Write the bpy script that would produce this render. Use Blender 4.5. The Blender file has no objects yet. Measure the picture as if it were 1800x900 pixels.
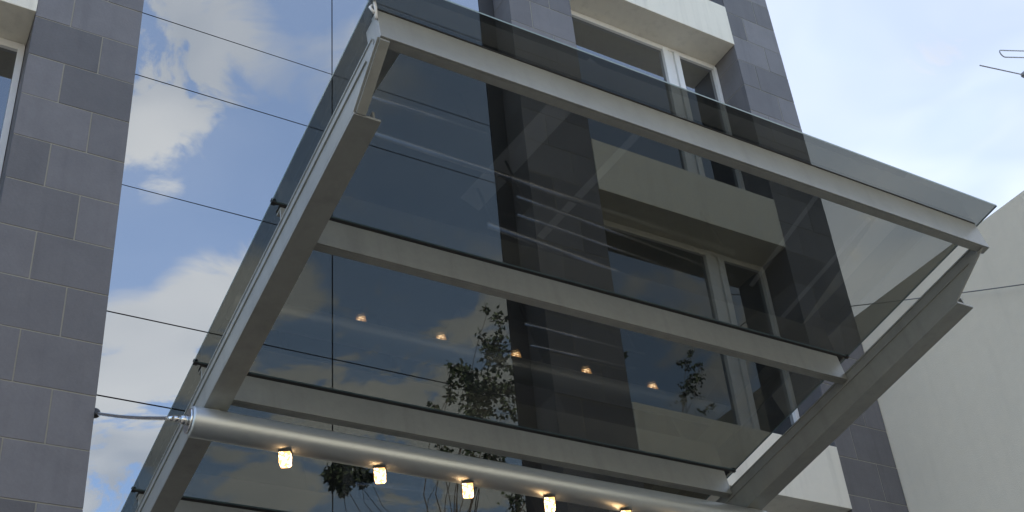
import bpy, bmesh, math, random
from mathutils import Vector, Matrix, noise
random.seed(7)
R = math.radians
scene = bpy.context.scene
COL = scene.collection

# ------------------------------------------------------------------ camera
cam_d = bpy.data.cameras.new('camera')
cam = bpy.data.objects.new('camera', cam_d)
COL.objects.link(cam)
cam_d.sensor_width = 36.0
cam_d.lens = 2130.26 / 1800 * 36.0
cam_d.shift_y = 150.0 / 1800
cam_d.clip_start = 0.05
cam_d.clip_end = 3000
right = Vector((0.86802469, -0.48991848, -0.08070321))
down = Vector((0.2057413, 0.50282375, -0.83954678))
fwd = Vector((0.45188898, 0.71214335, 0.5372599))
m = Matrix.Identity(4)
for i in range(3):
    m[i][0] = right[i]; m[i][1] = -down[i]; m[i][2] = -fwd[i]
m[2][3] = 1.6
cam.matrix_world = m
scene.camera = cam

# ------------------------------------------------------------------ world, sun, exposure
SUN_EL, SUN_AZ = 50.0, -25.0      # azimuth measured from +Y (behind the building) towards +X
world = bpy.data.worlds.new('World')
scene.world = world
world.use_nodes = True
wn = world.node_tree.nodes; wl = world.node_tree.links
wn.clear()


class NB:
    """tiny node builder"""
    def __init__(s, tree):
        s.t = tree; s.n = tree.nodes; s.l = tree.links
    def new(s, kind, **kw):
        n = s.n.new(kind)
        for k, v in kw.items():
            setattr(n, k, v)
        return n
    def put(s, sock, v):
        if v is None:
            return
        if isinstance(v, bpy.types.NodeSocket):
            s.l.new(v, sock)
        else:
            sock.default_value = v
    def math(s, op, a, b=None, c=None, clamp=False):
        n = s.new('ShaderNodeMath', operation=op, use_clamp=clamp)
        s.put(n.inputs[0], a)
        if b is not None: s.put(n.inputs[1], b)
        if c is not None: s.put(n.inputs[2], c)
        return n.outputs[0]
    def vmath(s, op, a, b=None, scale=None):
        n = s.new('ShaderNodeVectorMath', operation=op)
        s.put(n.inputs[0], a)
        if b is not None: s.put(n.inputs[1], b)
        if scale is not None: s.put(n.inputs['Scale'], scale)
        return n.outputs['Value'] if op in ('DOT_PRODUCT', 'LENGTH', 'DISTANCE') else n.outputs['Vector']
    def noise(s, vec, scale, detail=5, rough=.55, dist=0, out=0):
        n = s.new('ShaderNodeTexNoise')
        if vec is not None: s.l.new(vec, n.inputs['Vector'])
        n.inputs['Scale'].default_value = scale
        n.inputs['Detail'].default_value = detail
        n.inputs['Roughness'].default_value = rough
        n.inputs['Distortion'].default_value = dist
        return n.outputs[out]
    def ramp(s, fac, a, b, smooth=True):
        n = s.new('ShaderNodeMapRange', interpolation_type='SMOOTHSTEP' if smooth else 'LINEAR')
        s.put(n.inputs[0], fac)
        n.inputs[1].default_value = a; n.inputs[2].default_value = b
        return n.outputs[0]
    def mix(s, fac, a, b, blend='MIX'):
        n = s.new('ShaderNodeMix', data_type='RGBA', blend_type=blend)
        s.put(n.inputs[0], fac)
        s.put(n.inputs[6], a); s.put(n.inputs[7], b)
        return n.outputs[2]


W = NB(world.node_tree)
out = W.new('ShaderNodeOutputWorld')
bg = W.new('ShaderNodeBackground')
sky = W.new('ShaderNodeTexSky', sky_type='NISHITA')
sky.sun_disc = False
sky.sun_elevation = R(SUN_EL)
sky.sun_rotation = R(SUN_AZ)
sky.air_density = 1.0; sky.dust_density = 0.6; sky.ozone_density = 1.6
tc = W.new('ShaderNodeTexCoord')
gen = tc.outputs['Generated']
sep = W.new('ShaderNodeSeparateXYZ'); wl.new(gen, sep.inputs[0])
zz = W.math('ADD', W.math('MAXIMUM', sep.outputs[2], 0.0), 0.12)
comb = W.new('ShaderNodeCombineXYZ')
wl.new(W.math('DIVIDE', sep.outputs[0], zz), comb.inputs[0])
wl.new(W.math('DIVIDE', sep.outputs[1], zz), comb.inputs[1])
cp = comb.outputs[0]                     # position on a flat cloud layer
warp = W.noise(cp, 1.6, 3, .5, 0, 1)
wv = W.vmath('ADD', cp, W.vmath('SCALE', W.vmath('SUBTRACT', warp, (.5, .5, .5)), scale=.8))
fine = W.noise(wv, 3.2, 9, .62)
big = W.noise(cp, 0.75, 3, .5)
# cloud banks: (direction, radius, strength)
BANKS = [
    # seen mirrored in the curtain wall
    ((0.22, -1.0, 1.12), .06, .26), ((0.27, -1.0, 1.05), .05, .16), ((0.36, -1.0, 0.86), .05, .12), ((0.20, -1.0, 0.99), .05, .22), ((0.21, -1.0, 0.93), .05, .22), ((0.205, -1.0, 0.88), .045, .20), ((0.24, -1.0, 0.96), .04, .14),
    ((0.34, -1.0, 0.70), .07, .30), ((0.30, -1.0, 0.665), .06, .28), ((0.25, -1.0, 0.64), .055, .26), ((0.20, -1.0, 0.62), .05, .20), ((0.27, -1.0, 0.72), .03, .12),
    ((0.24, -1.0, 0.575), .05, .20), ((0.29, -1.0, 0.60), .045, .24), ((0.20, -1.0, 0.51), .07, .30), ((0.26, -1.0, 0.52), .05, .18), ((0.19, -1.0, 0.45), .07, .26),
    ((0.46, -1.0, 0.72), .10, .24), ((0.56, -1.0, 0.68), .10, .24), ((0.60, -1.0, 0.78), .07, .2), ((0.40, -1.0, 0.60), .10, .24), ((0.52, -1.0, 0.57), .11, .25), ((0.63, -1.0, 0.60), .09, .24), ((0.33, -1.0, 0.50), .07, .26), ((0.50, -1.0, 0.46), .10, .3),
    ((0.90, -1.0, 0.80), .10, .20), ((0.95, -1.0, 0.88), .06, .16),
    # beyond the roofs
    ((1.62, 1.0, 1.62), .14, .10), ((1.45, 1.0, 1.32), .13, .12), ((1.85, 1.0, 1.45), .12, .10),
]
puff = W.noise(wv, 7.5, 6, .6)
total = W.math('ADD', W.math('MULTIPLY', fine, .95), W.math('MULTIPLY', big, .34))
total = W.math('ADD', total, W.math('MULTIPLY', puff, .40))
total = W.math('SUBTRACT', total, .385)
bank = None
for d, r_, s_ in BANKS:
    v = Vector(d).normalized()
    dist = W.vmath('DISTANCE', gen, tuple(v))
    g = W.math('MULTIPLY', W.math('SUBTRACT', 1.0, W.math('DIVIDE', dist, r_ * 1.28), clamp=True), s_)
    bank = g if bank is None else W.math('ADD', bank, g)
rag = W.math('ADD', .15, W.math('MULTIPLY', W.ramp(W.noise(wv, 6.5, 8, .62), .38, .64), 1.75))
total = W.math('ADD', total, W.math('MULTIPLY', bank, rag))
mask = W.ramp(total, .48, .88)
mask = W.math('MULTIPLY', mask, .85)
# thin veil of high cloud on the sunny side
veil = W.math('SUBTRACT', 1.0, W.math('DIVIDE', W.vmath('DISTANCE', gen, tuple(Vector((1.6, 1, 1.4)).normalized())), 1.25), clamp=True)
veil = W.math('MULTIPLY', W.math('MULTIPLY', W.ramp(veil, 0.0, .6), .62), W.math('ADD', .75, W.math('MULTIPLY', fine, .5)))
mask = W.math('MAXIMUM', mask, W.math('ADD', W.math('MULTIPLY', W.ramp(big, .3, .7), .16), .07))
mask = W.math('MAXIMUM', mask, veil)
skyc = sky.outputs[0]
cloudc = W.mix(W.ramp(W.noise(wv, 1.9, 4, .5), .3, .7), (1.7, 1.8, 1.95, 1), (3.5, 3.4, 3.2, 1))
mixed = W.mix(mask, skyc, cloudc)
wl.new(mixed, bg.inputs[0])
bg.inputs[1].default_value = 0.132
wl.new(bg.outputs[0], out.inputs[0])

sl = bpy.data.lights.new('sun', 'SUN')
sl.energy = 3.6; sl.angle = R(0.53); sl.color = (1, .93, .82)
so = bpy.data.objects.new('sun', sl); COL.objects.link(so)
sd = Vector((math.sin(R(SUN_AZ)) * math.cos(R(SUN_EL)), math.cos(R(SUN_AZ)) * math.cos(R(SUN_EL)), math.sin(R(SUN_EL))))
so.rotation_euler = sd.to_track_quat('Z', 'Y').to_euler()
so.location = (20, 40, 40)

scene.render.engine = 'CYCLES'
scene.view_settings.view_transform = 'Standard'
scene.view_settings.look = 'None'
scene.view_settings.gamma = 1.0
scene.view_settings.use_curve_mapping = False
scene.view_settings.exposure = 1.66
scene.cycles.max_bounces = 10
scene.cycles.transparent_max_bounces = 24
scene.cycles.glossy_bounces = 5

# ------------------------------------------------------------------ materials
def mat(name):
    mm = bpy.data.materials.new(name); mm.use_nodes = True
    mm.node_tree.nodes.clear()
    b = NB(mm.node_tree)
    o = b.new('ShaderNodeOutputMaterial')
    return mm, b, o


def surf(name, col, rough=.6, metal=0.0, var=.12, vscale=2.0, bump=0.0, bscale=60., island=0.0, streak=0.0, spec=.5, island_hue=None, fine=0.0):
    """painted / stone / plaster surface with uneven tone"""
    mm, b, o = mat(name)
    p = b.new('ShaderNodeBsdfPrincipled')
    t = b.new('ShaderNodeTexCoord'); oc = t.outputs['Object']
    c = (*col, 1)
    n1 = b.noise(oc, vscale, 6, .6)
    k = b.math('ADD', 1 - var, b.math('MULTIPLY', n1, 2 * var))
    if fine:
        n2 = b.noise(oc, vscale * 14, 4, .7)
        k = b.math('MULTIPLY', k, b.math('ADD', 1 - fine, b.math('MULTIPLY', n2, 2 * fine)))
    if island:
        g = b.new('ShaderNodeNewGeometry')
        k = b.math('MULTIPLY', k, b.math('ADD', 1 - island, b.math('MULTIPLY', g.outputs['Random Per Island'], 2 * island)))
    if streak:
        mp = b.new('ShaderNodeMapping'); mp.inputs['Scale'].default_value = (9, 9, .5)
        b.l.new(oc, mp.inputs[0])
        k = b.math('MULTIPLY', k, b.math('SUBTRACT', 1.0, b.math('MULTIPLY', b.ramp(b.noise(mp.outputs[0], 1.0, 5, .6), .45, .8), streak)))
    vm = b.vmath('SCALE', c[:3], scale=k)
    b.l.new(vm, p.inputs['Base Color'])
    p.inputs['Roughness'].default_value = rough
    rr = b.math('ADD', rough - .06, b.math('MULTIPLY', n1, .12), clamp=True)
    b.l.new(rr, p.inputs['Roughness'])
    p.inputs['Metallic'].default_value = metal
    p.inputs['Specular IOR Level'].default_value = spec
    if bump:
        bn = b.new('ShaderNodeBump'); bn.inputs['Strength'].default_value = bump
        bn.inputs['Distance'].default_value = .004
        b.l.new(b.noise(oc, bscale, 5, .65), bn.inputs['Height'])
        b.l.new(bn.outputs[0], p.inputs['Normal'])
    b.l.new(p.outputs[0], o.inputs[0])
    return mm


STONE = surf('grey_stone_tile', (.126, .123, .130), .62, var=.26, vscale=3.2, bump=.5, bscale=45, island=.26, streak=.16, fine=.14)
GROUT = surf('beige_grout', (.26, .25, .215), .9, var=.1)
STUCCO = surf('white_stucco', (.66, .635, .56), .9, var=.07, vscale=1.2, bump=.6, bscale=90, streak=.14, fine=.04)
BEIGE = surf('beige_stucco', (.66, .595, .475), .92, var=.10, vscale=.55, bump=.8, bscale=80, streak=.04, fine=.05)
CREAM = surf('cream_render', (.54, .50, .41), .9, var=.06, vscale=.6, streak=.08)
ALU = surf('white_aluminium', (.62, .63, .64), .35, var=.04)
STEEL = surf('grey_painted_steel', (.325, .335, .32), .38, metal=.35, var=.16, vscale=1.6, bump=.12, bscale=70, streak=.14, fine=.10)
TUBE = surf('brushed_aluminium', (.46, .49, .50), .40, metal=.75, var=.06, vscale=3, bump=.05, bscale=90, fine=.05)
CHROME = surf('stainless_steel', (.62, .62, .62), .2, metal=1.0, var=.05)
BLACK = surf('black_rubber', (.012, .012, .013), .7, var=.1)
DARK = surf('dark_cladding', (.03, .03, .032), .55, var=.2)
ROOM = surf('dark_interior', (.02, .02, .02), .9, var=.2)
ASPH = surf('street_paving', (.06, .057, .05), .9, var=.2, vscale=.8, bump=.6, bscale=40, fine=.15)
PAVE = surf('paving', (.07, .067, .06), .85, var=.15, vscale=1, bump=.4, bscale=30, fine=.1)
PALE = surf('pale_paving_band', (.45, .43, .38), .8, var=.1)
BARK = surf('bark', (.10, .075, .055), .9, var=.25, vscale=6, bump=1, bscale=25)
LEAF = surf('leaf', (.05, .075, .025), .6, var=.35, vscale=3, island=.3)
CABLE = surf('grey_cable', (.12, .12, .12), .6)
WIRE = surf('dark_wire', (.03, .03, .03), .6)
ANT = surf('weathered_aluminium', (.30, .30, .31), .5, metal=.5)
ROOFM = surf('roof_felt', (.10, .10, .10), .9)


def mirror_glass(name, refl, tint, wob):
    mm, b, o = mat(name)
    d = b.new('ShaderNodeBsdfDiffuse'); d.inputs[0].default_value = (.012, .014, .016, 1)
    g = b.new('ShaderNodeBsdfGlossy'); g.inputs[0].default_value = (*tint, 1); g.inputs['Roughness'].default_value = .0
    lw = b.new('ShaderNodeLayerWeight'); lw.inputs[0].default_value = .5
    fz = b.math('POWER', lw.outputs['Facing'], 4.0)
    t = b.new('ShaderNodeTexCoord')
    bn = b.new('ShaderNodeBump'); bn.inputs['Strength'].default_value = wob; bn.inputs['Distance'].default_value = .01
    b.l.new(b.noise(t.outputs['Object'], .9, 2, .4), bn.inputs['Height'])
    b.l.new(bn.outputs[0], g.inputs['Normal'])
    x = b.new('ShaderNodeMixShader')
    b.l.new(b.math('ADD', refl, b.math('MULTIPLY', fz, 1 - refl)), x.inputs[0])
    b.l.new(d.outputs[0], x.inputs[1]); b.l.new(g.outputs[0], x.inputs[2])
    b.l.new(x.outputs[0], o.inputs[0])
    return mm


CURTAIN = mirror_glass('reflective_curtain_glass', .47, (.93, .97, 1.0), .10)
WINGL = mirror_glass('window_glass', .25, (.95, .98, 1.0), .06)


def tinted_glass(name, trans, r0):
    """one face of a tinted pane: straight-through tint plus a mirror reflection"""
    mm, b, o = mat(name)
    tr = b.new('ShaderNodeBsdfTransparent')
    t = b.new('ShaderNodeTexCoord')
    dirt = b.noise(t.outputs['Object'], 1.1, 6, .65)
    k = b.math('ADD', .93, b.math('MULTIPLY', dirt, .14))
    b.l.new(b.vmath('SCALE', trans, scale=k), tr.inputs[0])
    g = b.new('ShaderNodeBsdfGlossy'); g.inputs[0].default_value = (1, 1, 1, 1); g.inputs['Roughness'].default_value = .0
    lw = b.new('ShaderNodeLayerWeight'); lw.inputs[0].default_value = .5
    fz = b.math('POWER', lw.outputs['Facing'], 5.0)
    x = b.new('ShaderNodeMixShader')
    b.l.new(b.math('ADD', r0, b.math('MULTIPLY', fz, .9)), x.inputs[0])
    b.l.new(tr.outputs[0], x.inputs[1]); b.l.new(g.outputs[0], x.inputs[2])
    d = b.new('ShaderNodeBsdfDiffuse'); d.inputs[0].default_value = (.35, .35, .33, 1)
    y = b.new('ShaderNodeMixShader')
    spots = b.ramp(b.noise(t.outputs['Object'], 16.0, 4, .7), .60, .74)
    b.l.new(b.math('ADD', b.math('MULTIPLY', b.ramp(dirt, .25, .8), .06), b.math('MULTIPLY', spots, .05)), y.inputs[0])
    b.l.new(x.outputs[0], y.inputs[1]); b.l.new(d.outputs[0], y.inputs[2])
    b.l.new(y.outputs[0], o.inputs[0])
    return mm


CANGL = tinted_glass('grey_tinted_glass', (.44, .44, .41), .068)
EDGE = surf('green_glass_edge', (.16, .22, .21), .15, var=.1)


def lamp_glass():
    mm, b, o = mat('lit_lamp_glass')
    t = b.new('ShaderNodeTexCoord')
    v = b.new('ShaderNodeTexVoronoi'); v.inputs['Scale'].default_value = 55
    b.l.new(t.outputs['Object'], v.inputs['Vector'])
    e = b.new('ShaderNodeEmission')
    c = b.mix(b.ramp(v.outputs[0], .1, .75), (1.0, .80, .50, 1), (1.0, .50, .18, 1))
    b.l.new(c, e.inputs[0])
    b.l.new(b.math('MULTIPLY', b.ramp(v.outputs[0], .68, .08), 4.4), e.inputs[1])
    e2 = b.new('ShaderNodeEmission'); e2.inputs[0].default_value = (1, .50, .16, 1); e2.inputs[1].default_value = .9
    a = b.new('ShaderNodeAddShader'); b.l.new(e.outputs[0], a.inputs[0]); b.l.new(e2.outputs[0], a.inputs[1])
    b.l.new(a.outputs[0], o.inputs[0])
    return mm


LAMPG = lamp_glass()

# ------------------------------------------------------------------ mesh helpers
def bx(bm, x0, x1, y0, y1, z0, z1, bev=0.0, mi=0):
    vs = [bm.verts.new((x, y, z)) for x in (x0, x1) for y in (y0, y1) for z in (z0, z1)]
    F = [(0, 1, 3, 2), (4, 6, 7, 5), (0, 4, 5, 1), (2, 3, 7, 6), (0, 2, 6, 4), (1, 5, 7, 3)]
    fs = [bm.faces.new([vs[i] for i in f]) for f in F]
    for f in fs: f.material_index = mi
    if bev:
        es = list({e for f in fs for e in f.edges})
        bmesh.ops.bevel(bm, geom=es, offset=bev, segments=2, affect='EDGES', profile=.6)
    return fs


def prism(bm, poly, axis, a0, a1):
    """extrude a 2-D outline along an axis (0=x,1=y,2=z)"""
    def P(p, a):
        l = list(p); l.insert(axis, a); return tuple(l)
    A = [bm.verts.new(P(p, a0)) for p in poly]; B = [bm.verts.new(P(p, a1)) for p in poly]
    n = len(poly)
    bm.faces.new(A); bm.faces.new(B[::-1])
    for i in range(n):
        bm.faces.new((A[i], B[i], B[(i + 1) % n], A[(i + 1) % n]))
    bmesh.ops.recalc_face_normals(bm, faces=bm.faces[:])


def tube(bm, pts, rads, seg=16, caps=True, smooth=True):
    pts = [Vector(p) for p in pts]
    if not hasattr(rads, '__len__'): rads = [rads] * len(pts)
    rings = []
    up = None
    for i, p in enumerate(pts):
        d = (pts[min(i + 1, len(pts) - 1)] - pts[max(i - 1, 0)]).normalized()
        if up is None:
            up = Vector((0, 0, 1)) if abs(d.z) < .9 else Vector((1, 0, 0))
        a = d.cross(up).normalized(); c = a.cross(d).normalized(); up = c
        rings.append([bm.verts.new(p + (a * math.cos(2 * math.pi * k / seg) + c * math.sin(2 * math.pi * k / seg)) * rads[i]) for k in range(seg)])
    for i in range(len(rings) - 1):
        for k in range(seg):
            f = bm.faces.new((rings[i][k], rings[i + 1][k], rings[i + 1][(k + 1) % seg], rings[i][(k + 1) % seg]))
            f.smooth = smooth
    if caps:
        bm.faces.new(rings[0]); bm.faces.new(rings[-1][::-1])


def obj(name, bm, mats, parent=None, loc=None):
    me = bpy.data.meshes.new(name)
    bmesh.ops.recalc_face_normals(bm, faces=bm.faces[:])
    bm.to_mesh(me); bm.free()
    for mm in (mats if isinstance(mats, (list, tuple)) else [mats]):
        me.materials.append(mm)
    o = bpy.data.objects.new(name, me); COL.objects.link(o)
    if parent: o.parent = parent
    if loc: o.location = loc
    return o


def thing(name, label, cat, loc=(0, 0, 0), group=None):
    o = bpy.data.objects.new(name, None); COL.objects.link(o)
    o.location = loc; o.empty_display_size = .2
    o['label'] = label; o['category'] = cat
    if group: o['group'] = group
    return o


def tag(o, label=None, cat=None, group=None, kind=None):
    if label: o['label'] = label
    if cat: o['category'] = cat
    if group: o['group'] = group
    if kind: o['kind'] = kind
    return o


def part(name, parent, mats, fn):
    bm = bmesh.new(); fn(bm)
    return obj(name, bm, mats, parent)


EYE = 1.6
U = 0.85            # facade module in metres
YG = 10.0 * U       # face of the curtain wall
YF = 9.6 * U        # face of the stone pilasters
def Z(u): return EYE + u * U

# ------------------------------------------------------------------ ground
bm = bmesh.new(); bx(bm, -400, 400, -400, 400, -.5, 0.0)
tag(obj('ground', bm, ASPH), kind='structure')
bm = bmesh.new(); bx(bm, -60, 60, 2.2, 8.9, -.3, .13, bev=.02)
tag(obj('pavement', bm, PAVE), kind='structure')
bm = bmesh.new()
for (xa, ya, xb, yb, w) in [(5.15, 6.9, 5.75, 5.0, .28), (6.1, 7.05, 6.65, 5.2, .10), (9.0, 6.9, 9.1, 5.2, .07), (9.7, 7.2, 9.95, 5.6, .07)]:
    d = Vector((xb - xa, yb - ya, 0)).normalized(); n = Vector((-d.y, d.x, 0)) * w / 2
    A, B = Vector((xa, ya, .134)), Vector((xb, yb, .134))
    bm.faces.new([bm.verts.new(p) for p in (A - n, B - n, B + n, A + n)])
tag(obj('paving_bands', bm, PALE), kind='structure')

# ------------------------------------------------------------------ main building
bld = thing('office_building', 'modern building with dark grey stone piers, mirrored curtain wall and white projecting boxes', 'building', (U * 4.12, YG, 0))
def local(o):
    """children of an Empty keep world coordinates in their meshes"""
    o.matrix_parent_inverse = Matrix.Translation(-o.parent.location) if False else o.parent.matrix_world.inverted()
    return o
bpy.context.view_layer.update()
def bpart(name, mats, fn, parent=None, label=None):
    par = parent or bld
    bm = bmesh.new(); fn(bm)
    # shift mesh into the building's local frame
    bmesh.ops.translate(bm, verts=bm.verts[:], vec=-Vector((U * 4.12, YG, 0)))
    o = obj(name, bm, mats, par)
    if label: o['label'] = label
    return o

TOP = 21.0
PITCH, H0 = .539, 4.52
def pilaster(x0, x1, label=None, flip=0):
    rs = random.Random(int(x0 * 100) + 3)
    def fn(bm):
        X0, X1 = x0 * U, x1 * U
        bx(bm, X0 + .004, X1 - .004, YF + .004, YG + .6, 0, Z(TOP), mi=1)
        k = -13
        g = .0055
        while True:
            za, zb = Z(H0 + k * PITCH), Z(H0 + (k + 1) * PITCH)
            k += 1
            if zb <= 0.05: continue
            za = max(za, .0)
            if zb > Z(TOP): break
            xj = (x0 + (.333 if (k + flip) % 2 else .648) * (x1 - x0)) * U
            for a, b_ in ((X0, xj), (xj, X1)):
                j = rs.uniform(-.0012, .0012)
                bx(bm, a + (g if a > X0 else 0), b_ - (g if b_ < X1 else 0), YF + j, YF + .02, za + g, zb - g, bev=.002)
            # flank tiles
            ys = YF + .021
            j = rs.uniform(-.001, .001)
            bx(bm, X0 + j, X0 + .02, ys, YG + .55, za + g, zb - g, bev=.002)
            bx(bm, X1 - .02, X1 + j, ys, YG + .55, za + g, zb - g, bev=.002)
    bpart('pilaster', [STONE, GROUT], fn, label=label)

pilaster(.69, 1.74, 'grey stone pier with light joints at the left', 0)
pilaster(6.58, 7.63, 'grey stone pier between mirrored wall and window bay', 1)
pilaster(10.78, 11.80, 'grey stone pier at the right corner of the building', 0)
# pier further left, out of sight but closing its bay
pilaster(-3.4, -2.35, None, 1)

# dark body behind everything
bpart('core_wall', DARK, lambda bm: bx(bm, -3.4 * U, 11.8 * U, YG + .601, YG + 9, 0, Z(TOP) - .02))
bpart('parapet', STUCCO, lambda bm: bx(bm, -3.45 * U, 11.83 * U, YF - .03, YG + 9.1, Z(TOP) + .0, Z(TOP) + .25, bev=.01))

# curtain wall: joints
rows = [-1.4, 1.75, 2.72, 4.28, 5.85, 6.78, 8.35, 9.92, 10.89, 12.46, 14.03, 15.0, 16.57, 18.14, 19.11, TOP - .05]
rows[0] = (0.15 - EYE) / U
cols = [1.74, 4.12, 6.33]
g = .006
for i in range(len(rows) - 1):
    for j in range(2):
        tilt = random.uniform(-.0014, .0014); tz = random.uniform(-.0014, .0014)
        def fn(bm, i=i, j=j):
            x0, x1 = cols[j] * U + (g if j else .004), cols[j + 1] * U - g
            z0, z1 = Z(rows[i]) + g, Z(rows[i + 1]) - g
            bx(bm, x0, x1, YG + .001, YG + .024, z0, z1)
            for v in bm.verts:
                v.co.y += (v.co.x - (x0 + x1) / 2) * tilt + (v.co.z - (z0 + z1) / 2) * tz
        bpart('curtain_wall_pane', CURTAIN, fn)
bpart('curtain_wall_backing', BLACK, lambda bm: bx(bm, 1.75 * U, 6.57 * U, YG + .035, YG + .3, .13, Z(TOP) - .05))
bpart('dark_slot', DARK, lambda bm: bx(bm, 6.335 * U, 6.572 * U, YG + .002, YG + .03, .13, Z(TOP) - .05))
def doorfn(bm):
    for x in (2.6, 4.12, 5.6):
        bx(bm, x * U - .03, x * U + .03, YG - .05, YG - .005, .14, 2.5, bev=.004)
    bx(bm, 2.6 * U, 5.6 * U, YG - .055, YG - .006, 2.5, 2.58, bev=.004)
bpart('entrance_frame', DARK, doorfn)

# bays with projecting white boxes and windows
BOT = [1.90, 5.93, 9.96, 13.99, 18.0]
BH = .86
YW = 10.13 * U      # window plane
def bay(x0, x1, m0, m1):
    X0, X1 = x0 * U + .002, x1 * U - .002
    for i, b0 in enumerate(BOT):
        def fn(bm, b0=b0):
            bx(bm, X0, X1, YF - .012, YW + .5, Z(b0), Z(b0 + BH), bev=.006)
        bpart('projecting_box', STUCCO, fn)
        top = BOT[i + 1] if i + 1 < len(BOT) else TOP
        za, zb = Z(b0 + BH), Z(top) - .001
        # window
        fr = []
        def ff(bm):
            w = .055
            xa, xb = X0 + .004, X1 - .004
            y0, y1 = YW - .05, YW + .03
            bx(bm, xa, xb, y0 + .02, y1, zb - w, zb - .002, bev=.004)
            bx(bm, xa, xb, y0, y1, za + .002, za + w, bev=.004)
            bx(bm, xa, xa + w, y0 + .001, y1 - .001, za + w, zb - w, bev=.004)
            bx(bm, xb - w, xb, y0 + .001, y1 - .001, za + w, zb - w, bev=.004)
            bx(bm, m0 * U, m0 * U + .085, y0 + .001, y1 - .001, za + w, zb - w, bev=.004)
            bx(bm, m1 * U - .085, m1 * U, y0 + .001, y1 - .001, za + w, zb - w, bev=.004)
            bx(bm, m0 * U + .087, m1 * U - .087, y0 + .03, y1 - .01, za + w, zb - w)
            # sash rails
            for (p, q) in ((xa + w, m0 * U), (m1 * U, xb - w)):
                bx(bm, p + .001, q - .001, y0 + .015, y1 - .01, zb - w - .035, zb - w - .001)
                bx(bm, p + .001, q - .001, y0 + .015, y1 - .01, za + w + .001, za + w + .035)
        win = bpart('window', ALU, ff)
        def gl(bm):
            for (p, q) in ((X0 + .05, m0 * U + .02), (m1 * U - .02, X1 - .05)):
                bx(bm, p, q, YW, YW + .012, za + .04, zb - .04)
        o = bpart('pane', WINGL, gl, parent=win)
        bpart('window_recess', ROOM, lambda bm: bx(bm, X0 + .06, X1 - .06, YW + .04, YW + .5, za + .01, zb - .01), parent=None)
bay(7.63, 10.78, 9.70, 10.02)
bay(-2.35, .69, -.9, -.58)

# ------------------------------------------------------------------ neighbour on the right
NX = 11.80 * U + .01
NTOP = Z(9.06)
nb = thing('neighbouring_building', 'plain beige rendered wall of the building at the right', 'building', (NX + 4, 4, 0))
def npart(name, mt, fn):
    bm = bmesh.new(); fn(bm)
    bmesh.ops.translate(bm, verts=bm.verts[:], vec=-Vector((NX + 4, 4, 0)))
    return obj(name, bm, mt, nb)
def nf(bm):
    bx(bm, NX, NX + 8, 1.0, YF + 4, 0, NTOP, bev=.01)
npart('wall', BEIGE, nf)
npart('roof', ROOFM, lambda bm: bx(bm, NX + .3, NX + 7.8, 1.3, YF + 3.8, NTOP + .004, NTOP + .05))

# cable strung along the neighbour's wall
cpts = []
for k in range(25):
    t = k / 24
    y = 8.12 + (2.0 - 8.12) * t
    z0 = 1.6 + 10.0 * .70 + (7.4 - y) * -.46 + .35
    cpts.append((NX - .10, y, 1.6 + 9.93 * (.747 + (y / 9.93 - .737) * .47) - .10 * math.sin(math.pi * t)))
bm = bmesh.new(); tube(bm, cpts, .006, 6)
tag(obj('overhead_cable', bm, CABLE), 'thin dark cable running across the beige wall at the right', 'cable')

# aerial on the neighbour's roof
an = thing('television_aerial', 'small metal television aerial against the sky at the upper right', 'aerial', (12.85, 6.0, NTOP + .05))
def apart(name, fn):
    bm = bmesh.new(); fn(bm)
    bmesh.ops.translate(bm, verts=bm.verts[:], vec=-Vector((12.85, 6.0, NTOP + .05)))
    return obj(name, bm, ANT, an)
def ap(x, z, y=6.0): return (x, y, z)
def loop(bm):
    a = Vector((6 * 1.905, 6, EYE + 6 * 1.781)); dx = Vector((1, 0, .42)).normalized()
    nrm = Vector((-dx.z, 0, dx.x)); r = .055
    L = 1.5
    pts = [a + dx * L + nrm * r]
    pts.append(a + dx * r + nrm * r)
    for k in range(1, 8):
        th = math.pi / 2 + math.pi * k / 8
        pts.append(a + dx * r + dx * math.cos(th) * r + nrm * math.sin(th) * r)
    pts += [a + dx * r - nrm * r, a + dx * L - nrm * r]
    for k in range(1, 8):
        th = -math.pi / 2 + math.pi * k / 8
        pts.append(a + dx * L + dx * math.cos(th) * r + nrm * math.sin(th) * r)
    pts.append(pts[0])
    tube(bm, pts, .008, 6, caps=False)
apart('folded_dipole', loop)
ra = Vector((6 * 1.812, 6, EYE + 6 * 1.707)); rb = Vector((6 * 1.961, 6, EYE + 6 * 1.743))
rd = (rb - ra)
apart('reflector_rod', lambda bm: tube(bm, [ra, ra + rd * 2.4], .008, 6))
apart('clamp', lambda bm: bx(bm, rb.x - .03, rb.x + .03, 5.97, 6.03, rb.z - .02, rb.z + .03))
apart('boom', lambda bm: tube(bm, [(12.35, 4.4, 12.33), (12.35, 6.03, 12.33)], .012, 8))
apart('mast', lambda bm: tube(bm, [(12.85, 6.0, NTOP + .05), (12.85, 6.0, 12.9)], .02, 8))

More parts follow.
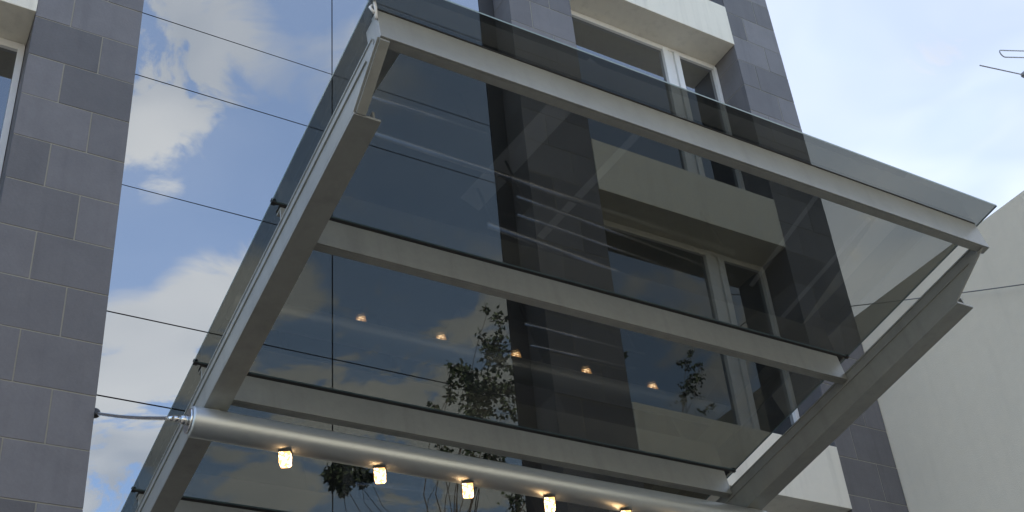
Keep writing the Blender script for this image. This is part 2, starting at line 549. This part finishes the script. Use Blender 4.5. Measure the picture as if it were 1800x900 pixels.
# ------------------------------------------------------------------ glass canopy
C = .4735
TH = R(10.5)
ct, st = math.cos(TH), math.sin(TH)
def world_pt(x, t, h):
    return Vector((C * x, C * (t * ct + h * st), EYE + C * (-t * st + h * ct)))
CX, CT, CH = 7.39, 16.0, 10.0
can = thing('entrance_canopy', 'grey steel and tinted glass canopy sloping down towards the mirrored facade', 'canopy', tuple(world_pt(CX, CT, CH)))
can.rotation_euler = (-TH, 0, 0)
bpy.context.view_layer.update()
def L(x, t, h): return Vector(((x - CX) * C, (t - CT) * C, (h - CH) * C))
def cbox(bm, x0, x1, t0, t1, h0, h1, bev=0.0, mi=0):
    a = L(x0, t0, h0); b_ = L(x1, t1, h1)
    bx(bm, a.x, b_.x, a.y, b_.y, a.z, b_.z, bev, mi)
def cpart(name, mats, fn, parent=None):
    bm = bmesh.new(); fn(bm); return obj(name, bm, mats, parent or can)

XL, XR = 3.385, 11.45
GT = [5.094, 8.00, 10.68, 13.34, 16.15]
BT = [5.417, 8.00, 10.68, 13.34, 15.95]
def beam(t0, name):
    def fn(bm):
        # channel: web in front, narrow flanges behind
        XL, XR = (3.385, 11.45) if t0 < 6 else (3.395, 11.335)
        cbox(bm, XL, XR, t0, t0 + .03, 9.54, 9.962, bev=.003)
        cbox(bm, XL, XR, t0 + .0305, t0 + .115, 9.54, 9.575, bev=.002)
        cbox(bm, XL, XR, t0 + .0305, t0 + .115, 9.93, 9.962, bev=.002)
        if t0 < 6:
            cbox(bm, XL, XL + .03, t0 + .0305, t0 + .25, 9.576, 9.93, bev=.002)
    return cpart(name, STEEL, fn)
beam(BT[0], 'front_beam')
for t0 in BT[1:]: beam(t0, 'cross_beam')

def side(x0):
    x1 = x0 + .255
    B0 = 9.218
    def slab(bm, poly, xa, xb):
        prism(bm, [(L(0, t, h).y, L(0, t, h).z) for t, h in poly], 0, L(xa, 0, 0).x, L(xb, 0, 0).x)
    def outer(bm):
        slab(bm, [(5.44, 9.536), (6.08, B0), (16.0, B0), (16.0, 9.655), (5.545, 9.655), (5.545, 9.536)], x0, x0 + .022)
        cbox(bm, x0 - .012, x0 - .0005, 5.545, 16.0, 9.63, 9.654, bev=.001)
    sb = cpart('side_beam', STEEL, outer)
    cpart('lip', STEEL, lambda bm: cbox(bm, x0 - .018, x0 - .0005, 5.70, 16.0, 9.49, 9.508, bev=.002), sb)
    # sloping lip under the tapered nose of the left beam
    if x0 < 6:
        cpart('nose_plate', STEEL, lambda bm: slab(bm, [(5.44, 9.534), (5.44, 9.508), (6.07, B0 - .026), (6.07, B0 - .001)], x0 + .0225, x0 + .12), sb)
    cpart('inner_web', STEEL, lambda bm: slab(bm, [(6.14, 9.40), (6.14, B0 + .001), (16.0, B0 + .001), (16.0, 9.40)], x1 - .022, x1), sb)
    cpart('bottom_flange', STEEL, lambda bm: cbox(bm, x0 + .0005, x1 + .025, 6.08, 16.0, B0 - .033, B0 - .001, bev=.002), sb)
    return sb
side(3.365); side(11.34)
def trim(bm):
    pts = [(L(x, t, 0).x, L(x, t, 0).y) for x, t in ((3.645, 5.54), (3.80, 5.54), (3.70, 6.6), (3.66, 6.9), (3.645, 6.9))]
    prism(bm, pts, 2, L(0, 0, 9.93).z, L(0, 0, 9.955).z)
cpart('glazing_trim', STEEL, trim)

GXL, GXR = 3.30, 11.55
ht = 10.0 + .012 / C
for i in range(4):
    def fn(bm, i=i):
        a = L(GXL, GT[i] + .010, 10.0); b_ = L(GXR, GT[i + 1] - .010, ht)
        fs = bx(bm, a.x, b_.x, a.y, b_.y, a.z, b_.z)
        for f in fs:
            f.material_index = 0 if abs(f.calc_center_median().z - a.z) < 1e-5 or abs(f.calc_center_median().z - b_.z) < 1e-5 else 1
    cpart('glass_pane', [CANGL, EDGE], fn)
def gask(bm):
    for t0 in BT[1:]:
        cbox(bm, GXL + .004, GXR - .004, t0 - .009, t0 + .009, 9.985, ht - .004)
    for t0 in BT:
        cbox(bm, XL, XR, t0 - .004, t0 + .10, 9.9635, 9.984)
cpart('rubber_gasket', BLACK, gask)
for t0 in BT[1:4]:
    for x in (GXL, GXR):
        s = 1 if x == GXL else -1
        def fn(bm, t0=t0, x=x, s=s):
            a, b_ = sorted((x - s * .006, x + s * .045))
            cbox(bm, a, b_, t0 - .024, t0 + .024, 9.982, 9.997, bev=.0015)
            cbox(bm, a, b_, t0 - .024, t0 + .024, ht + .003, ht + .018, bev=.0015)
        cpart('glass_clamp', BLACK, fn)
def hook(bm):
    a = L(3.36, 5.38, 9.96)
    tube(bm, [L(3.37, 5.42, 9.80), L(3.36, 5.385, 9.93), L(3.345, 5.37, 10.12), L(3.335, 5.40, 10.35)], .008, 8)
    tube(bm, [L(3.345, 5.40, 9.86), L(3.31, 5.40, 9.93), L(3.335, 5.40, 9.98)], .006, 8)
cpart('corner_hook', ALU, hook)

# tube carrying the lamps
PT, PH, PR = 10.58, 9.003, .182
x_a, x_b = 3.225, 11.66
def tubefn(bm):
    n = 48
    a, b_ = L(x_a, PT, PH), L(x_b, PT, PH)
    r = PR * C
    e = .012
    tube(bm, [a + Vector((0, 0, 0)), a + Vector((e * .25, 0, 0)), a + Vector((e, 0, 0)), b_ - Vector((e, 0, 0)), b_], [r * .86, r * .965, r, r, r * .9], n)
lt = cpart('lamp_tube', TUBE, tubefn)
def capfn(bm):
    a = L(x_a, PT, PH)
    tube(bm, [a + Vector((-.012, 0, 0)), a + Vector((-.001, 0, 0))], [PR * C * .80, PR * C * .84], 40)
    tube(bm, [a + Vector((-.050, 0, 0)), a + Vector((-.013, 0, 0))], [.024, .027], 20)
    tube(bm, [a + Vector((-.085, 0, 0)), a + Vector((-.051, 0, 0))], [.014, .016], 16)
cpart('end_cap', CHROME, capfn, lt)
# saddles between tube and side beams
for x in (3.50, 11.48):
    def sad(bm, x=x):
        cbox(bm, x - .06, x + .06, PT - .08, PT + .08, 9.15, 9.184, bev=.001)
    cpart('saddle', STEEL, sad, lt)
# tie rod from the tube's end to the stone pier
rod_a = world_pt(x_a, PT, PH) + Vector((-.085, 0, 0))
anc = Vector((1.74 * U + .022, YF + .10, Z(9.64 * .5705)))
rm = can.matrix_world.inverted()
def rodfn(bm):
    pts = []
    for k in range(17):
        t = k / 16
        p = rod_a.lerp(anc, t); p.z -= .014 * math.sin(math.pi * t) * (1 if t < .5 else 1)
        pts.append(rm @ p)
    tube(bm, pts, .0125, 12)
cpart('tie_rod', CHROME, rodfn)
def brk(bm):
    d = (anc - rod_a).normalized()
    tube(bm, [rm @ (anc - d * .16), rm @ (anc - d * .03), rm @ anc], [.014, .036, .040], 16)
cpart('wall_bracket', DARK, brk)

# lamps under the tube
base = world_pt(0, PT, PH)
names = ['leftmost of the lit glass lamps under the canopy tube',
         'second lit glass lamp from the left under the canopy tube',
         'third lit glass lamp from the left under the canopy tube',
         'fourth lit glass lamp from the left, at the bottom edge',
         'fifth lit glass lamp along the tube, seen mirrored in the canopy',
         'sixth lit glass lamp along the tube, seen mirrored farthest right']
def lamp(loc):
    t = thing('tube_lamp', names[0], 'lamp', loc, 'glass block lamps under the canopy tube')
    bm = bmesh.new()
    bx(bm, -.035, .035, -.035, .035, -.012, -.005, bev=.002)
    bx(bm, -.02, .02, -.02, .02, -.005, .012, bev=.003)
    obj('housing', bm, DARK, t)
    bm = bmesh.new()
    s, s2 = .031, .024
    vs = []
    for (z, q) in ((-.0125, s), (-.072, s), (-.088, s2)):
        vs.append([bm.verts.new((a * q, b_ * q, z)) for a, b_ in ((-1, -1), (1, -1), (1, 1), (-1, 1))])
    bm.faces.new(vs[0]); bm.faces.new(vs[2][::-1])
    for i in range(2):
        for k in range(4):
            bm.faces.new((vs[i][k], vs[i + 1][k], vs[i + 1][(k + 1) % 4], vs[i][(k + 1) % 4]))
    bmesh.ops.bevel(bm, geom=bm.edges[:], offset=.002, segments=1, affect='EDGES')
    obj('glass_shade', bm, LAMPG, t)
    t.rotation_euler = (0, 0, R(-30))
    return t
def lamp_loc(i): return Vector(((4.371 + 1.204 * i) * C, base.y, base.z - PR * C))
l0 = lamp(lamp_loc(0))
for i in range(1, 6):
    r_ = l0.copy(); COL.objects.link(r_); r_.location = lamp_loc(i); r_['label'] = names[i]
    for ch in list(l0.children):
        c = ch.copy(); COL.objects.link(c); c.parent = r_

# ------------------------------------------------------------------ handrails below, seen mirrored in the canopy glass
hr = thing('steel_handrails', 'row of stainless handrails before the entrance, mirrored dimly in the canopy glass', 'handrail', (6.5, 6.4, .13))
for (y0, y1, xa, xb, rr) in ((5.77, 5.76, 3.3, 4.6, .018), (6.10, 6.2, 3.4, 7.9, .026), (6.30, 6.48, 5.2, 8.1, .016), (6.49, 6.64, 5.3, 8.1, .016), (6.69, 6.96, 5.05, 8.6, .03), (7.72, 7.73, 6.0, 7.6, .018), (7.97, 7.95, 6.2, 7.6, .018)):
    bm = bmesh.new()
    o_ = Vector((6.5, 6.4, .13))
    tube(bm, [Vector((xa, y0, .9)) - o_, Vector((xb, y1, .9)) - o_], rr * 1.25, 14)
    rl = obj('rail', bm, CHROME, hr)
    for x in (xa + .1, xb - .1):
        t = (x - xa) / (xb - xa)
        bm = bmesh.new()
        tube(bm, [Vector((x, y0 + (y1 - y0) * t, .13)) - o_, Vector((x, y0 + (y1 - y0) * t, .9 - rr)) - o_], .014, 10)
        obj('post', bm, WIRE, rl)

# ------------------------------------------------------------------ sunlit building across the street (behind the camera)
ob = thing('opposite_building', 'pale rendered building across the street facing the glass canopy', 'building', (4, -16, 0))
def opart(name, mt, fn, parent=None):
    bm = bmesh.new(); fn(bm)
    bmesh.ops.translate(bm, verts=bm.verts[:], vec=-Vector((4, -16, 0)))
    return obj(name, bm, mt, parent or ob)
opart('wall', CREAM, lambda bm: bx(bm, -22, 30, -24, -16, 0, 15.0, bev=.02))
opart('cornice', CREAM, lambda bm: bx(bm, -22.2, 30.2, -24.2, -15.7, 15.0, 15.4, bev=.02))
for zf in (1.2, 4.8, 8.4, 12.0):
    for k in range(12):
        xw = -19.5 + 4.2 * k
        w_ = opart('window', ALU, lambda bm: (bx(bm, xw, xw + 1.4, -16.05, -15.94, zf, zf + .08), bx(bm, xw, xw + 1.4, -16.05, -15.94, zf + 1.7, zf + 1.78), bx(bm, xw, xw + .07, -16.04, -15.95, zf + .08, zf + 1.7), bx(bm, xw + 1.33, xw + 1.4, -16.04, -15.95, zf + .08, zf + 1.7)))
        opart('pane', WINGL, lambda bm: bx(bm, xw + .07, xw + 1.33, -16.02, -15.98, zf + .08, zf + 1.7), w_)

# ------------------------------------------------------------------ trees across the street (seen mirrored in the glass)
def mirror_dir(u, v):
    d = right * ((u - 900) / 2130.26) + down * ((v - 600) / 2130.26) + fwd
    return d
def at_y(u, v, y, plane=YG):
    """where the mirrored line of sight through the facade reaches depth y"""
    d = mirror_dir(u, v); k = (2 * plane - y) / d.y
    p = Vector((0, 0, EYE)) + d * k
    return Vector((p.x, y, p.z))
def tree(name, label, basep, sprays, seed, group):
    rs = random.Random(seed)
    t = thing(name, label, 'tree', basep, group)
    B = Vector(basep)
    cen = sum((s[0] for s in sprays), Vector()) / len(sprays)
    topz = max(s[0].z for s in sprays)
    fork = Vector((B.x + (cen.x - B.x) * .5, B.y, topz * .55))
    bm = bmesh.new()
    tr = [B, B.lerp(fork, .4) + Vector((.15, .1, 0)), fork]
    tube(bm, [p - B for p in tr], [.26, .2, .13], 12)
    lm = bmesh.new()
    for c, r, n in sprays:
        side_ = Vector((rs.uniform(-.5, .5), rs.uniform(-1.2, .2), rs.uniform(-.3, .5)))
        pts = []
        for q in range(9):
            f_ = q / 8
            pts.append(fork.lerp(c, f_) + side_ * math.sin(math.pi * f_) + Vector((rs.uniform(-.09, .09), rs.uniform(-.09, .09), rs.uniform(-.06, .06))) * (1 if 0 < q < 8 else 0) - B)
        tube(bm, pts, [.022 - .017 * (q / 8) ** .6 for q in range(9)], 6)
        twigs = []
        for k in range(max(4, n // 9)):
            d = Vector((rs.gauss(0, 1), rs.gauss(0, .7), rs.gauss(0, 1))).normalized() * r * rs.uniform(.4, 1.1)
            tube(bm, [c - B, c + d * .5 + Vector((0, 0, rs.uniform(-.05, .1))) - B, c + d - B], [.012, .008, .004], 5)
            twigs.append((c, d))
        for k in range(int(n * 1.35)):
            c0, d = rs.choice(twigs)
            p = c0 + d * rs.uniform(.25, 1.1) + Vector((rs.gauss(0, .10), rs.gauss(0, .10), rs.gauss(0, .10))) * (r * 1.3)
            L_, w = rs.uniform(.08, .14), rs.uniform(.05, .085)
            a = Vector((rs.gauss(0, 1), rs.gauss(0, 1), rs.gauss(-.4, .8))).normalized()
            b_ = a.orthogonal().normalized(); b_.rotate(Matrix.Rotation(rs.uniform(0, 6.28), 3, a))
            nn = a.cross(b_) * .012
            q = [p, p + a * L_ * .35 + b_ * w / 2 + nn, p + a * L_ * .75 + b_ * w * .35 + nn, p + a * L_, p + a * L_ * .75 - b_ * w * .35 + nn, p + a * L_ * .35 - b_ * w / 2 + nn]
            lm.faces.new([lm.verts.new(x - B) for x in q])
    obj('trunk', bm, BARK, t)
    me = bpy.data.meshes.new('crown'); lm.to_mesh(me); lm.free(); me.materials.append(LEAF)
    o = bpy.data.objects.new('crown', me); COL.objects.link(o); o.parent = t
TY = -2.5
sp = []
for (u, v, r, n) in [(845, 690, .60, 320), (820, 665, .42, 150), (868, 610, .45, 170), (885, 565, .35, 50), (860, 545, .2, 16), (900, 690, .4, 90), (880, 640, .4, 90),
                     (790, 690, .3, 40), (765, 718, .2, 22), (840, 725, .5, 120), (795, 655, .25, 40),  (900, 725, .4, 60),
                     (775, 790, .35, 40), (830, 800, .45, 90), (870, 805, .45, 90), (1105, 612, .12, 10), (905, 880, .35, 90),
                     (584, 832, .2, 260), (605, 836, .24, 380), (630, 838, .22, 320), (600, 856, .18, 200), (648, 842, .1, 60)]:
    sp.append((at_y(u, v, TY), r, n))
tree('street_tree', 'sparse leafy street tree mirrored in the curtain wall below the canopy', (10.2, TY, 0), sp, 5, 'street trees mirrored in the glass')
sp = [(at_y(u, v, TY - .6, YW), r, n) for (u, v, r, n) in [(1212, 665, .5, 50), (1206, 640, .35, 30), (1222, 690, .4, 30), (1245, 715, .3, 22), (1230, 640, .3, 14), (1205, 700, .4, 30), (1215, 620, .25, 12)]]
tree('street_tree', 'slender street tree mirrored in the window beside the stone pier', (16.5, TY - .6, 0), sp, 9, 'street trees mirrored in the glass')
